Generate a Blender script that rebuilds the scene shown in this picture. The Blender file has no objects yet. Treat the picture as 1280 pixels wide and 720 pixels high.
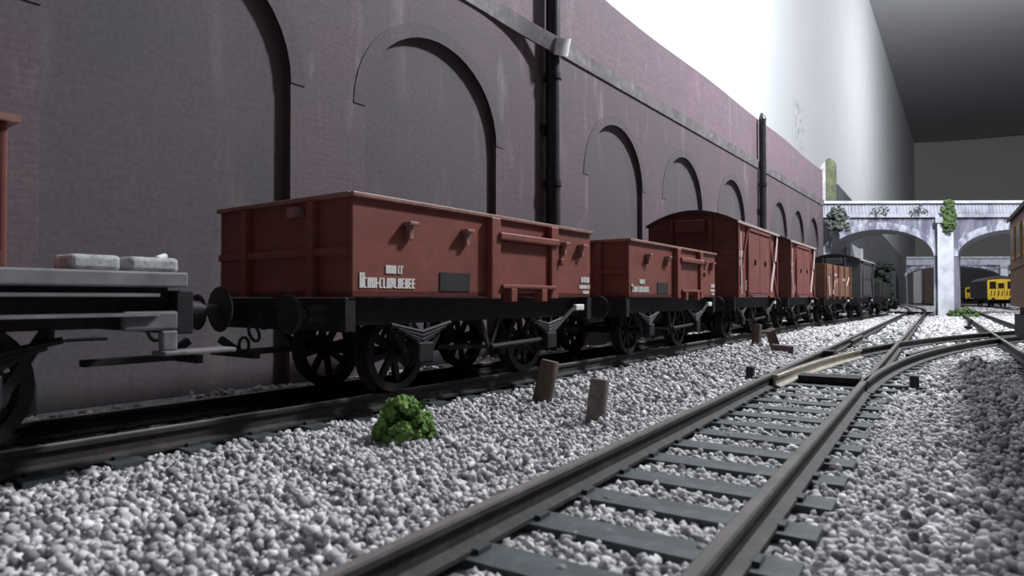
import bpy, math, random
import numpy as np
from mathutils import Vector, Matrix
# One unit is one metre at the scale of the model (4 mm to the foot).
S = bpy.context.scene
C = S.collection
R = math.radians
sin, cos, pi = math.sin, math.cos, math.pi
RND = random.Random(11)
RAIL = 0.19                      # rail head above the sleepers
GAUGE = 1.25

# ------------------------------------------------------------------ camera, light, exposure
cd = bpy.data.cameras.new('camera')
cam = bpy.data.objects.new('camera', cd); C.objects.link(cam)
cam.location = (0, 0, 1.33)
cam.rotation_euler = (R(90 + 0.84), 0, 0)
cd.sensor_width = 36; cd.lens = 820 / 1280 * 36
cd.clip_start = 0.05; cd.clip_end = 2000
cd.dof.use_dof = True; cd.dof.focus_distance = 15; cd.dof.aperture_fstop = 1.3
S.camera = cam

def lamp(name, loc, power, col, radius, target=None, spot=None):
    ld = bpy.data.lights.new(name, 'SPOT' if spot else 'POINT')
    ld.energy = power; ld.color = col; ld.shadow_soft_size = radius
    o = bpy.data.objects.new(name, ld); C.objects.link(o); o.location = loc
    if spot:
        ld.spot_size = R(spot); ld.spot_blend = 0.6
        o.rotation_euler = (Vector(target) - Vector(loc)).to_track_quat('-Z', 'Y').to_euler()
    return o
lamp('lamp_over_layout', (28, 22, 32), 98000, (0.93, 0.96, 1.0), 1.6)
lamp('lamp_by_wall', (90, 94, 40), 42000, (0.95, 0.97, 1.0), 2.5)

w = bpy.data.worlds.new('world'); S.world = w; w.use_nodes = True
bg = w.node_tree.nodes['Background']
bg.inputs[0].default_value = (0.75, 0.8, 1.0, 1); bg.inputs[1].default_value = 0.014
S.view_settings.view_transform = 'Standard'; S.view_settings.look = 'None'
S.view_settings.gamma = 1; S.view_settings.use_curve_mapping = False
S.view_settings.exposure = 0.0

# ------------------------------------------------------------------ materials
MATS = {}
class NT:
    def __init__(s, name):
        m = bpy.data.materials.new(name); m.use_nodes = True
        s.m = m; s.t = m.node_tree; s.b = s.t.nodes['Principled BSDF']
    def n(s, typ, **kw):
        nd = s.t.nodes.new(typ)
        for k, v in kw.items():
            if k in nd.inputs: nd.inputs[k].default_value = v
            else: setattr(nd, k, v)
        return nd
    def l(s, a, b): s.t.links.new(a, b)
    def ramp(s, fac, stops):
        r = s.n('ShaderNodeValToRGB'); e = r.color_ramp.elements
        while len(e) < len(stops): e.new(0.5)
        for el, (p, c) in zip(e, stops):
            el.position = p; el.color = (*c, 1) if len(c) == 3 else c
        s.l(fac, r.inputs[0]); return r.outputs[0]
    def mix(s, fac, a, b, mode='MIX'):
        x = s.n('ShaderNodeMix', data_type='RGBA', blend_type=mode)
        for v, i in ((fac, 0), (a, 6), (b, 7)):
            if hasattr(v, 'is_output'): s.l(v, x.inputs[i])
            elif i == 0: x.inputs[0].default_value = v
            else: x.inputs[i].default_value = (*v, 1)
        return x.outputs[2]
    def obj(s): return s.n('ShaderNodeTexCoord').outputs['Object']
    def noise(s, scale, detail=4, vec=None, rough=0.55):
        nd = s.n('ShaderNodeTexNoise', Scale=scale, Detail=detail, Roughness=rough)
        s.l(vec if vec is not None else s.obj(), nd.inputs['Vector']); return nd.outputs[0]
    def mapped(s, scale=(1, 1, 1), rot=(0, 0, 0)):
        mp = s.n('ShaderNodeMapping'); mp.inputs['Scale'].default_value = scale; mp.inputs['Rotation'].default_value = rot
        s.l(s.obj(), mp.inputs[0]); return mp.outputs[0]
    def bump(s, h, strength=0.3, dist=0.02):
        b = s.n('ShaderNodeBump', Strength=strength, Distance=dist); s.l(h, b.inputs['Height']); s.l(b.outputs[0], s.b.inputs['Normal'])
    def col(s, c, rough=0.6, metal=0, spec=0.4):
        if hasattr(c, 'is_output'): s.l(c, s.b.inputs['Base Color'])
        else: s.b.inputs['Base Color'].default_value = (*c, 1)
        s.b.inputs['Roughness'].default_value = rough; s.b.inputs['Metallic'].default_value = metal
        s.b.inputs['Specular IOR Level'].default_value = spec
        return s.m

def worn(name, c, rough=0.55, var=0.25, scale=3.0, metal=0, spec=0.4, dirt=None):
    t = NT(name)
    f = t.noise(scale, 5)
    lo = tuple(x * (1 - var) for x in c); hi = tuple(min(1, x * (1 + var)) for x in c)
    col = t.ramp(f, [(0.3, lo), (0.7, hi)])
    if dirt:
        g = t.noise(scale * 2.7, 6)
        col = t.mix(t.ramp(g, [(0.5, (0, 0, 0)), (0.72, (0.7,) * 3)]), col, dirt)
    MATS[name] = t.col(col, rough, metal, spec)
    return MATS[name]

worn('bauxite', (0.21, 0.058, 0.043), 0.5, 0.16, 2.0, dirt=(0.13, 0.05, 0.04))
worn('bauxite_van', (0.22, 0.055, 0.040), 0.55, 0.2, 2.0, dirt=(0.11, 0.05, 0.04))
worn('brown_open', (0.20, 0.085, 0.05), 0.6, 0.25, 2.0, dirt=(0.11, 0.06, 0.04))
worn('dark_inside', (0.06, 0.03, 0.025), 0.8)
worn('black_frame', (0.013, 0.013, 0.015), 0.6, 0.4, 6, dirt=(0.028, 0.028, 0.03), spec=0.25)
worn('black_panel', (0.018, 0.018, 0.018), 0.6)
worn('wheel_metal', (0.024, 0.023, 0.025), 0.55, 0.3, 8, metal=0.2, spec=0.25)
worn('white_paint', (0.75, 0.73, 0.7), 0.6, 0.1, 20)
worn('pale_marks_and_glint', (0.62, 0.5, 0.47), 0.6, 0.15, 30)
worn('rim_worn', (0.27, 0.14, 0.115), 0.5, 0.3, 8)
worn('roof_dark', (0.05, 0.042, 0.042), 0.6, 0.3, 2)
worn('roof_rim', (0.4, 0.33, 0.31), 0.6, 0.2, 5)
worn('van_grey', (0.045, 0.046, 0.05), 0.6, 0.2, 2)
worn('chassis_grey', (0.19, 0.19, 0.2), 0.5, 0.3, 4)
worn('concrete_block', (0.42, 0.42, 0.43), 0.8, 0.3, 12, dirt=(0.15, 0.15, 0.15))
worn('sleeper_plastic', (0.048, 0.058, 0.062), 0.6, 0.3, 3, dirt=(0.11, 0.12, 0.125))
worn('rail_brown', (0.045, 0.039, 0.037), 0.65, 0.25, 3, dirt=(0.09, 0.08, 0.07), spec=0.2)
worn('rail_dull', (0.13, 0.117, 0.108), 0.7, 0.2, 3, spec=0.15)
worn('rail_glint', (0.5, 0.47, 0.40), 0.3, 0.2, 3, metal=0.45)  # pale base colour stands in for the shine along the rail
worn('blade_tan_lit', (0.40, 0.36, 0.29), 0.35, 0.25, 4, metal=0.4)  # tan blade metal with the reflected lamplight painted into its colour
worn('pipe_black', (0.028, 0.027, 0.031), 0.38, 0.3, 4)
worn('stump_brown', (0.095, 0.063, 0.055), 0.8, 0.3, 14, dirt=(0.15, 0.12, 0.11))
worn('stump_grey', (0.17, 0.14, 0.127), 0.85, 0.3, 14, dirt=(0.14, 0.11, 0.1))
worn('strip_grey', (0.135, 0.122, 0.13), 0.6, 0.3, 1.2, dirt=(0.3, 0.28, 0.29))
worn('strip_white', (0.72, 0.71, 0.73), 0.5, 0.15, 6)
worn('foam_green', (0.105, 0.20, 0.045), 0.9, 0.5, 9, dirt=(0.24, 0.34, 0.10))
worn('ivy_green', (0.07, 0.12, 0.04), 0.9, 0.5, 6, dirt=(0.17, 0.22, 0.1))
worn('weed_grey', (0.105, 0.12, 0.105), 0.9, 0.4, 6)
worn('tree_dark', (0.022, 0.032, 0.026), 0.9, 0.5, 2)
worn('moss_stone', (0.13, 0.145, 0.085), 0.9, 0.5, 1.3, dirt=(0.03, 0.035, 0.04))
worn('pale_stone', (0.5, 0.5, 0.53), 0.85, 0.35, 1.2, dirt=(0.25, 0.24, 0.27))
worn('dark_wall', (0.058, 0.06, 0.07), 0.9, 0.2, 0.5)
worn('unit_dark', (0.032, 0.035, 0.039), 0.5, 0.2, 1)
worn('unit_yellow', (0.72, 0.47, 0.02), 0.5, 0.1, 3)
worn('glass_dark', (0.03, 0.015, 0.01), 0.15)
worn('coach_brown', (0.15, 0.085, 0.055), 0.5, 0.25, 2)
worn('coach_ochre', (0.33, 0.2, 0.07), 0.5, 0.2, 3)
worn('board_grey', (0.4, 0.4, 0.41), 0.9, 0.1, 0.3)
worn('board_dark', (0.06, 0.06, 0.068), 0.9, 0.1, 0.3)
worn('board_brown', (0.085, 0.066, 0.055), 0.9, 0.15, 0.3)
worn('ceiling_paint', (0.42, 0.42, 0.44), 0.95, 0.04, 0.02)
worn('far_paint', (0.62, 0.62, 0.59), 0.95, 0.03, 0.02)

def planked(name, c, groove, pitch, axis):
    t = NT(name)
    sep = t.n('ShaderNodeSeparateXYZ'); t.l(t.obj(), sep.inputs[0])
    m1 = t.n('ShaderNodeMath', operation='MULTIPLY'); m1.inputs[1].default_value = 1 / pitch; t.l(sep.outputs[axis], m1.inputs[0])
    fr = t.n('ShaderNodeMath', operation='FRACT'); t.l(m1.outputs[0], fr.inputs[0])
    f = t.noise(2, 5)
    col = t.ramp(f, [(0.3, tuple(x * .8 for x in c)), (0.7, tuple(x * 1.2 for x in c))])
    gm = t.ramp(fr.outputs[0], [(0.0, (1, 1, 1)), (0.12, (0, 0, 0))])
    MATS[name] = t.col(t.mix(gm, col, groove), 0.6); t.bump(fr.outputs[0], 0.25, 0.01)
planked('van_end_planks', (0.13, 0.04, 0.031), (0.04, 0.018, 0.016), 0.19, 2)
planked('van_side_planks', (0.185, 0.054, 0.042), (0.12, 0.035, 0.028), 0.2, 0)
planked('open_side_planks', (0.18, 0.085, 0.055), (0.09, 0.045, 0.03), 0.27, 2)

def brick(name, c1, c2, mortar, grime, pale, gamt, bw=0.26, bh=0.09):
    t = NT(name)
    sep = t.n('ShaderNodeSeparateXYZ'); t.l(t.obj(), sep.inputs[0])
    cmb = t.n('ShaderNodeCombineXYZ'); t.l(sep.outputs[0], cmb.inputs[0]); t.l(sep.outputs[2], cmb.inputs[1])
    b = t.n('ShaderNodeTexBrick', Scale=1.0); b.inputs['Brick Width'].default_value = bw; b.inputs['Row Height'].default_value = bh
    b.inputs['Mortar Size'].default_value = 0.007; b.inputs['Mortar Smooth'].default_value = 0.3; b.inputs['Bias'].default_value = 0.0
    for k, c in (('Color1', c1), ('Color2', c2), ('Mortar', mortar)): b.inputs[k].default_value = (*c, 1)
    t.l(cmb.outputs[0], b.inputs['Vector'])
    patch = t.noise(0.55, 5)
    col = t.mix(t.ramp(patch, [(0.38, (0, 0, 0)), (0.66, (gamt,) * 3)]), b.outputs[0], grime)
    str_ = t.noise(1.0, 6, t.mapped((1.6, 1.6, 0.35)))
    col = t.mix(t.ramp(str_, [(0.57, (0, 0, 0)), (0.74, (0.75,) * 3)]), col, pale)
    fine = t.noise(14, 4)
    col = t.mix(0.2, col, t.ramp(fine, [(0.35, (0.25,) * 3), (0.65, (0.8,) * 3)]), 'OVERLAY')
    MATS[name] = t.col(col, 0.75, spec=0.3); t.bump(b.outputs[1], -0.25, 0.02)
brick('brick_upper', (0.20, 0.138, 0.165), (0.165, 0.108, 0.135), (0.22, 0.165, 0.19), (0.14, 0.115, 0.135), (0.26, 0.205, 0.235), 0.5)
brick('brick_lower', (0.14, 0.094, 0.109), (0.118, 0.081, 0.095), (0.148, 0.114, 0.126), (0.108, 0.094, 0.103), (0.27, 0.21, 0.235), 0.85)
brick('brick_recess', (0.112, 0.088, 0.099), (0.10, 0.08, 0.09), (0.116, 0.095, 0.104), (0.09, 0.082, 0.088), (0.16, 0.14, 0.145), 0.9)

t = NT('plaster_white')                                              # room wall with a few scuffs
v = t.n('ShaderNodeTexVoronoi', Scale=1.1); t.l(t.obj(), v.inputs['Vector'])
base = t.ramp(t.noise(0.15, 4), [(0.3, (0.80, 0.82, 0.85)), (0.7, (0.84, 0.86, 0.88))])
dist = t.n('ShaderNodeVectorMath', operation='DISTANCE'); t.l(t.obj(), dist.inputs[0]); dist.inputs[1].default_value = (78.5, 0, 20.5)
near = t.n('ShaderNodeMapRange'); near.inputs[1].default_value = 1.5; near.inputs[2].default_value = 4.2; near.inputs[3].default_value = 1; near.inputs[4].default_value = 0
t.l(dist.outputs['Value'], near.inputs[0])
mm = t.n('ShaderNodeMath', operation='MULTIPLY'); t.l(near.outputs[0], mm.inputs[0])
t.l(t.ramp(t.noise(0.9, 3), [(0.52, (0, 0, 0)), (0.6, (0.55,) * 3)]), mm.inputs[1])
MATS['plaster_white'] = t.col(t.mix(mm.outputs[0], base, (0.25, 0.26, 0.3)), 0.85, spec=0.3)

t = NT('bridge_white')                                               # flaking white over slate grey
a = t.ramp(t.noise(0.9, 6, t.mapped((1, 1, 0.55))), [(0.30, (0.20, 0.20, 0.26)), (0.46, (0.36, 0.37, 0.43)), (0.58, (0.44, 0.45, 0.51)), (0.70, (0.25, 0.25, 0.31))])
MATS['bridge_white'] = t.col(a, 0.8, spec=0.3); t.bump(t.noise(4, 5), 0.3, 0.03)
t = NT('bridge_spandrel')
a = t.ramp(t.noise(1.3, 7, t.mapped((1.3, 1, 0.3))), [(0.40, (0.13, 0.13, 0.18)), (0.53, (0.21, 0.21, 0.27)), (0.60, (0.40, 0.41, 0.47)), (0.72, (0.52, 0.53, 0.58))])
MATS['bridge_spandrel'] = t.col(a, 0.85, spec=0.3); t.bump(t.noise(5, 5), 0.3, 0.03)
t = NT('bridge_arch_band')
a = t.ramp(t.noise(1.5, 7, t.mapped((1.5, 1, 0.5))), [(0.42, (0.16, 0.16, 0.22)), (0.52, (0.34, 0.35, 0.42)), (0.62, (0.52, 0.53, 0.58))])
MATS['bridge_arch_band'] = t.col(a, 0.8, spec=0.3)
t = NT('bridge_pier_white')
a = t.ramp(t.noise(1.1, 5), [(0.35, (0.42, 0.44, 0.50)), (0.6, (0.60, 0.62, 0.67))])
MATS['bridge_pier_white'] = t.col(a, 0.8, spec=0.3)
worn('soffit_grey', (0.28, 0.28, 0.31), 0.9, 0.1, 1)

t = NT('ballast_stone')
isl = t.n('ShaderNodeNewGeometry').outputs['Random Per Island']
a = t.ramp(isl, [(0.0, (0.12, 0.115, 0.115)), (0.22, (0.33, 0.32, 0.33)), (0.7, (0.51, 0.50, 0.51)), (1.0, (0.72, 0.71, 0.72))])
MATS['ballast_stone'] = t.col(t.mix(t.ramp(t.noise(0.35, 4), [(0.45, (0, 0, 0)), (0.75, (0.4,) * 3)]), a, (0.34, 0.31, 0.29)), 0.8, spec=0.3)
t = NT('ballast_bed')
vv = t.n('ShaderNodeTexVoronoi', Scale=7); t.l(t.obj(), vv.inputs['Vector'])
a = t.ramp(vv.outputs['Color'], [(0.1, (0.18, 0.175, 0.18)), (0.9, (0.42, 0.41, 0.42))])
MATS['ballast_bed'] = t.col(t.mix(t.ramp(vv.outputs[0], [(0.3, (0, 0, 0)), (0.8, (0.6,) * 3)]), a, (0.15, 0.145, 0.15)), 0.9, spec=0.2)
t.bump(vv.outputs[0], -0.8, 0.08)

# ------------------------------------------------------------------ helpers
class MB:
    """Collects boxes, bars, tubes and plates; build() links them as one mesh object."""
    def __init__(s): s.v = []; s.f = []
    def add(s, vs, fs, M=None):
        b = len(s.v)
        s.v.extend([tuple(M @ Vector(p)) for p in vs] if M is not None else [tuple(p) for p in vs])
        s.f.extend([tuple(b + i for i in f) for f in fs]); return s
    def box(s, x0, x1, y0, y1, z0, z1, M=None):
        vs = [(x, y, z) for z in (z0, z1) for y in (y0, y1) for x in (x0, x1)]
        return s.add(vs, [(0, 2, 3, 1), (4, 5, 7, 6), (0, 1, 5, 4), (2, 6, 7, 3), (0, 4, 6, 2), (1, 3, 7, 5)], M)
    def bar(s, a, b, w, h=None, up=(0, 0, 1)):
        """A square bar from a to b."""
        a, b = Vector(a), Vector(b); d = (b - a); L = d.length; d.normalize()
        u = Vector(up); sd = d.cross(u)
        if sd.length < 1e-4: sd = d.cross(Vector((1, 0, 0)))
        sd.normalize(); u = sd.cross(d)
        M = Matrix((( d.x, sd.x, u.x, a.x), (d.y, sd.y, u.y, a.y), (d.z, sd.z, u.z, a.z), (0, 0, 0, 1)))
        h = h or w
        return s.box(0, L, -w / 2, w / 2, -h / 2, h / 2, M)
    def tube(s, pts, r, n=10, cap=True):
        rs = r if isinstance(r, (list, tuple)) else [r] * len(pts)
        pts = [Vector(p) for p in pts]; b0 = len(s.v); prev = None
        for i, p in enumerate(pts):
            d = (pts[min(i + 1, len(pts) - 1)] - pts[max(i - 1, 0)]).normalized()
            if prev is None:
                prev = d.orthogonal().normalized()
            sd = (prev - d * prev.dot(d)).normalized(); prev = sd
            o = d.cross(sd)
            for k in range(n):
                q = p + (sd * cos(2 * pi * k / n) + o * sin(2 * pi * k / n)) * rs[i]
                s.v.append(tuple(q))
        for i in range(len(pts) - 1):
            for k in range(n):
                a, b = b0 + i * n + k, b0 + i * n + (k + 1) % n
                s.f.append((a, b, b + n, a + n))
        if cap:
            s.f.append(tuple(b0 + k for k in reversed(range(n)))); s.f.append(tuple(b0 + (len(pts) - 1) * n + k for k in range(n)))
        return s
    def prism(s, poly, y0, y1, M=None):
        """Extrudes an (x, z) outline from y0 to y1."""
        n = len(poly)
        vs = [(x, y0, z) for x, z in poly] + [(x, y1, z) for x, z in poly]
        fs = [tuple(range(n)), tuple(reversed(range(n, 2 * n)))] + [(i, i + n, (i + 1) % n + n, (i + 1) % n) for i in range(n)]
        return s.add(vs, fs, M)
    def extr(s, poly, x0, x1, M=None):
        """Extrudes a (y, z) outline from x0 to x1."""
        n = len(poly)
        vs = [(x0, y, z) for y, z in poly] + [(x1, y, z) for y, z in poly]
        fs = [tuple(reversed(range(n))), tuple(range(n, 2 * n))] + [(i, (i + 1) % n, (i + 1) % n + n, i + n) for i in range(n)]
        return s.add(vs, fs, M)
    def sweep(s, path, prof):
        """A closed (lateral, z) profile along plan points [(x, y, heading)]."""
        n = len(prof); b0 = len(s.v)
        for x, y, h in path:
            lx, ly = -cos(h), sin(h)
            for l, z in prof: s.v.append((x + lx * l, y + ly * l, z))
        for i in range(len(path) - 1):
            for k in range(n):
                a, b = b0 + i * n + k, b0 + i * n + (k + 1) % n
                s.f.append((a, b, b + n, a + n))
        s.f.append(tuple(b0 + k for k in reversed(range(n)))); s.f.append(tuple(b0 + (len(path) - 1) * n + k for k in range(n)))
        return s
    def build(s, name, mat, parent=None, bevel=0, smooth=False):
        me = bpy.data.meshes.new(name); me.from_pydata(s.v, [], s.f); me.update()
        o = bpy.data.objects.new(name, me); C.objects.link(o)
        me.materials.append(MATS[mat]); o.parent = parent
        import bmesh
        bm = bmesh.new(); bm.from_mesh(me); bmesh.ops.recalc_face_normals(bm, faces=bm.faces); bm.to_mesh(me); bm.free()
        if smooth:
            for p in me.polygons: p.use_smooth = True
            m = o.modifiers.new('edge', 'EDGE_SPLIT'); m.split_angle = R(40)
        if bevel:
            m = o.modifiers.new('bevel', 'BEVEL'); m.width = bevel; m.segments = 2; m.limit_method = 'ANGLE'
        return o

def tag(o, label=None, cat=None, group=None, kind=None):
    if label: o['label'] = label
    if cat: o['category'] = cat
    if group: o['group'] = group
    if kind: o['kind'] = kind
    return o
def thing(name, loc, rz, label, cat, group=None):
    o = bpy.data.objects.new(name, None); C.objects.link(o)
    o.empty_display_size = 0.3
    o.location = loc; o.rotation_euler = (0, 0, rz); return tag(o, label, cat, group)
def copy_tree(o, parent=None):
    c = o.copy(); C.objects.link(c); c.parent = parent
    for ch in list(o.children): copy_tree(ch, c)
    return c

def on_line(head, d, t):
    """Plan point t along a line of this heading that passes d to the left of the camera."""
    h = R(head); return (-d * cos(h) + t * sin(h), d * sin(h) + t * cos(h))

# ------------------------------------------------------------------ the setting
m = MB()
m.add([(-60, -25, -0.055), (330, -25, -0.055), (330, 330, -0.055), (-60, 330, -0.055)], [(0, 1, 2, 3)])
tag(m.build('floor', 'ballast_bed'), 'grey stone bed of the whole layout', 'ground', kind='structure')

WH = 34.5
def framed(name, mb, mat, head, d, parent=None, z=0, **k):
    """Local x runs along the heading, local y away to the left."""
    o = mb.build(name, mat, parent, **k); x, y = on_line(head, d, 0)
    o.location = (x, y, z); o.rotation_euler = (0, 0, R(90 - head)); return o
m = MB().box(-60, 297, 0, 1.5, -0.05, 63)
tag(framed('wall_left', m, 'plaster_white', WH, 15), 'bright white room wall behind the brick retaining wall', 'wall', kind='structure')
cx, cy = on_line(WH, 15, 296)
m = MB(); m.add([(cx - 20, cy + 4, -.05), (cx + 260, cy - 52, -.05), (cx + 260, cy - 52, 63), (cx - 20, cy + 4, 63),
                 (cx - 20, cy + 6, -.05), (cx + 260, cy - 50, -.05), (cx + 260, cy - 50, 63), (cx - 20, cy + 6, 63)],
                [(0, 1, 2, 3), (4, 5, 6, 7), (0, 1, 5, 4), (2, 3, 7, 6), (0, 3, 7, 4), (1, 2, 6, 5)])
tag(m.build('wall_far', 'far_paint'), 'dim grey end wall of the room', 'wall', kind='structure')
m = MB().box(-60, 300, -330, 1.5, 61.0, 62.5)
tag(framed('ceiling', m, 'ceiling_paint', WH, 15), 'dark grey ceiling of the room', 'ceiling', kind='structure')

# ------------------------------------------------------------------ brick retaining wall
BH, BD = 35.7, 9.0
bx, by = on_line(BH, BD, 0)
rw = thing('retaining_wall', (bx, by, 0), R(90 - BH), 'long dark mauve brick retaining wall with blind arches behind the train', 'wall')
ARCH = [(-2.4, 1.2), (3.0, 6.44), (8.0, 11.9), (16.2, 19.8), (21.7, 25.4), (27.5, 31.1), (36.0, 39.2), (40.5, 43.5), (44.9, 47.9)]
Z0, ZS, ZTOP, ZC = -0.05, 4.78, 10.2, 7.75
REC = 0.14
XE0, XE1 = -9.0, 49.6
def arch_pts(a, b, zs, n=20, grow=0.0, ry=None):
    c, r = (a + b) / 2, (b - a) / 2 + grow
    rz = (ry if ry else 1.76) + grow
    return [(c - r * cos(pi * k / n), zs + rz * sin(pi * k / n)) for k in range(n + 1)]
m = MB(); x = XE0
for a, b in ARCH:
    m.add([(x, 0, Z0), (a, 0, Z0), (a, 0, ZC), (x, 0, ZC)], [(0, 1, 2, 3)])
    P = arch_pts(a, b, ZS)
    for (xa, za), (xb, zb) in zip(P, P[1:]):
        m.add([(xa, 0, za), (xb, 0, zb), (xb, 0, ZC), (xa, 0, ZC)], [(0, 1, 2, 3)])
    Q = [(a, Z0)] + P + [(b, Z0)]
    for (xa, za), (xb, zb) in zip(Q, Q[1:]):
        m.add([(xa, 0, za), (xb, 0, zb), (xb, REC, zb), (xa, REC, za)], [(0, 1, 2, 3)])
    x = b
m.add([(x, 0, Z0), (XE1, 0, Z0), (XE1, 0, ZC), (x, 0, ZC)], [(0, 1, 2, 3)])
m.box(XE0, XE1, REC + .05, 0.8, Z0, ZC)
m.add([(XE1, 0, Z0), (XE1, .4, Z0), (XE1, .4, ZC), (XE1, 0, ZC), (XE0, 0, Z0), (XE0, .4, Z0), (XE0, .4, ZC), (XE0, 0, ZC)], [(0, 1, 2, 3), (4, 5, 6, 7)])
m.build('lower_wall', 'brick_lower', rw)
for a, b in ARCH:
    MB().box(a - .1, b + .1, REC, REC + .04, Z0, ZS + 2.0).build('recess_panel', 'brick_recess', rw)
    P, Q = arch_pts(a, b, ZS), arch_pts(a, b, ZS, grow=0.27)
    r_ = MB()
    for i in range(len(P) - 1):
        (xa, za), (xb, zb), (xc, zc), (xd, zd) = P[i], P[i + 1], Q[i + 1], Q[i]
        r_.add([(xa, -.014, za), (xb, -.014, zb), (xc, -.014, zc), (xd, -.014, zd), (xa, .06, za), (xb, .06, zb), (xc, .0, zc), (xd, .0, zd)],
               [(0, 1, 2, 3), (0, 4, 5, 1), (3, 2, 6, 7)] + ([(0, 3, 7, 4)] if i == 0 else []) + ([(1, 5, 6, 2)] if i == len(P) - 2 else []))
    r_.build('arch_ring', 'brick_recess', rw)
def top(x): return ZTOP + 0.045 * sin(x * 0.5 + 1.0) + 0.04 * sin(x * 0.23)
m = MB(); xs = [XE0 + i * (XE1 - XE0) / 90 for i in range(91)]
for xa, xb in zip(xs, xs[1:]):
    za, zb = top(xa), top(xb)
    m.add([(xa, .03, ZC), (xb, .03, ZC), (xb, .03, zb), (xa, .03, za), (xa, .35, ZC), (xb, .35, ZC), (xb, .35, zb), (xa, .35, za)],
          [(0, 1, 2, 3), (4, 7, 6, 5), (3, 2, 6, 7)])
m.add([(XE0, .03, ZC), (XE0, .35, ZC), (XE0, .35, top(XE0)), (XE0, .03, top(XE0)), (XE1, .03, ZC), (XE1, .35, ZC), (XE1, .35, top(XE1)), (XE1, .03, top(XE1))], [(0, 1, 2, 3), (4, 5, 6, 7)])
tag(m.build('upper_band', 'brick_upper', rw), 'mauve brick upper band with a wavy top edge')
def strip(x0, x1, curl=None):
    q = MB(); n = 60; b0 = None
    for i in range(n + 1):
        x = x0 + (x1 - x0) * i / n
        k = 0 if curl is None else max(0, (x - (x1 - curl)) / curl)
        y = -.045 - 0.46 * k ** 2.6; dz = -0.34 * k ** 1.8
        zz = ZC - .05 + dz
        q.v += [(x, y, zz), (x, y - .03 - .05 * k, zz + .40), (x, y + .05, zz + .42), (x, y + .05, zz)]
        if i:
            b = (i - 1) * 4
            q.f += [(b + j, b + (j + 1) % 4, b + 4 + (j + 1) % 4, b + 4 + j) for j in range(4)]
    q.f += [(0, 1, 2, 3), (n * 4 + 3, n * 4 + 2, n * 4 + 1, n * 4)]
    return q.build('string_course', 'strip_grey', rw)
tag(strip(XE0, 14.1, 3.2), 'grey string course strip peeling away at its right end')
strip(14.5, 33.2); strip(33.6, XE1)
q = MB()
for i in range(9):                                                    # the loose end, curling out and round
    a_ = i / 8
    px_, py_, pz_ = 13.75 + .42 * a_, -.43 - .15 * sin(a_ * 2.2), ZC - .34 - .04 * a_ + .10 * a_ ** 3
    q.v += [(px_, py_, pz_ - .06), (px_, py_ - .05 - .05 * a_, pz_ + .36), (px_ + .01, py_ + .03 - .05 * a_, pz_ + .38), (px_ + .01, py_ + .05, pz_ - .04)]
    if i: q.f += [((i - 1) * 4 + j, (i - 1) * 4 + (j + 1) % 4, i * 4 + (j + 1) % 4, i * 4 + j) for j in range(4)]
q.f += [(0, 1, 2, 3), (35, 34, 33, 32)]
q.build('curled_strip_end', 'strip_white', rw)
def pipe(x, r, ztop, tipped):
    q = MB(); q.tube([(x, -.22, Z0), (x, -.22, ztop)], r, 14)
    for z in (1.6, 4.2, 6.9): q.tube([(x, -.22, z - .07), (x, -.22, z + .07)], r * 1.18, 14)
    if tipped: q.tube([(x, -.22, ztop), (x, -.2, ztop + .2), (x, -.18, ztop + .36)], [r * 1.15, r * .8, r * .2], 12)
    o = q.build('drainpipe', 'pipe_black', rw, smooth=True)
    for z in (3.0, 5.6): MB().box(x - r * 1.5, x + r * 1.5, -.08, .05, z - .09, z + .09).build('pipe_bracket', 'pipe_black', o)
    return o
tag(pipe(14.0, .185, 10.6, False), 'thick black drainpipe between the second and third arches')
tag(pipe(33.4, .165, 10.1, True), 'thin dark drainpipe with a pointed top')

# rounded mossy end pier and what follows it
ep = thing('end_pier', (22.75, 47.25, 7.05), R(90 - BH), 'round-topped mossy stone end pier with a pale edge, above the left end of the bridge', 'pier')
prof = [(.1, 0), (.1, 4.25)] + [(-.1 - .38 * sin(k * pi / 16), 3.85 + .5 * cos(k * pi / 16)) for k in range(0, 9)] + [(-.48, 0)]
MB().extr(prof, 0, .9).build('shaft', 'moss_stone', ep, bevel=.03)
MB().extr([(.1, 0), (.1, 4.1), (.3, 4.0), (.5, 3.6), (.55, 0)], -.06, .5).build('pale_front_strip', 'pale_stone', ep, bevel=.05)
m = MB().box(0, 100, 0, .5, Z0, 9.6)
dw = framed('embankment_wall', m, 'dark_wall', 33.6, 8.2, z=0)
dw.location = (25.9, 51.0, 0); dw.rotation_euler = (0, 0, R(90 - 33))
ww = MB().box(-4.0, -.05, 0, .5, 7.09, 9.6).build('wing_wall', 'dark_wall', ep)
ww.matrix_basis = (Matrix.Translation(ep.location) @ Matrix.Rotation(R(90 - BH), 4, 'Z')).inverted() @ Matrix.Translation(dw.location) @ Matrix.Rotation(R(57), 4, 'Z')
tag(ww, 'plain dark wing wall')
tag(dw, 'plain dark wall running on behind the bridge to the far end', 'wall')
m = MB().box(0, 9, 0, .3, Z0, 5.6); m.box(8.3, 9.2, -.12, .3, Z0, 5.7)
pw = m.build('abutment_wall', 'pale_stone'); pw.location = (26.6, 51.5, 0); pw.rotation_euler = (0, 0, R(90 - 33))
tag(pw, 'pale grey stone wall seen through the left bridge arch', 'wall')

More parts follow.
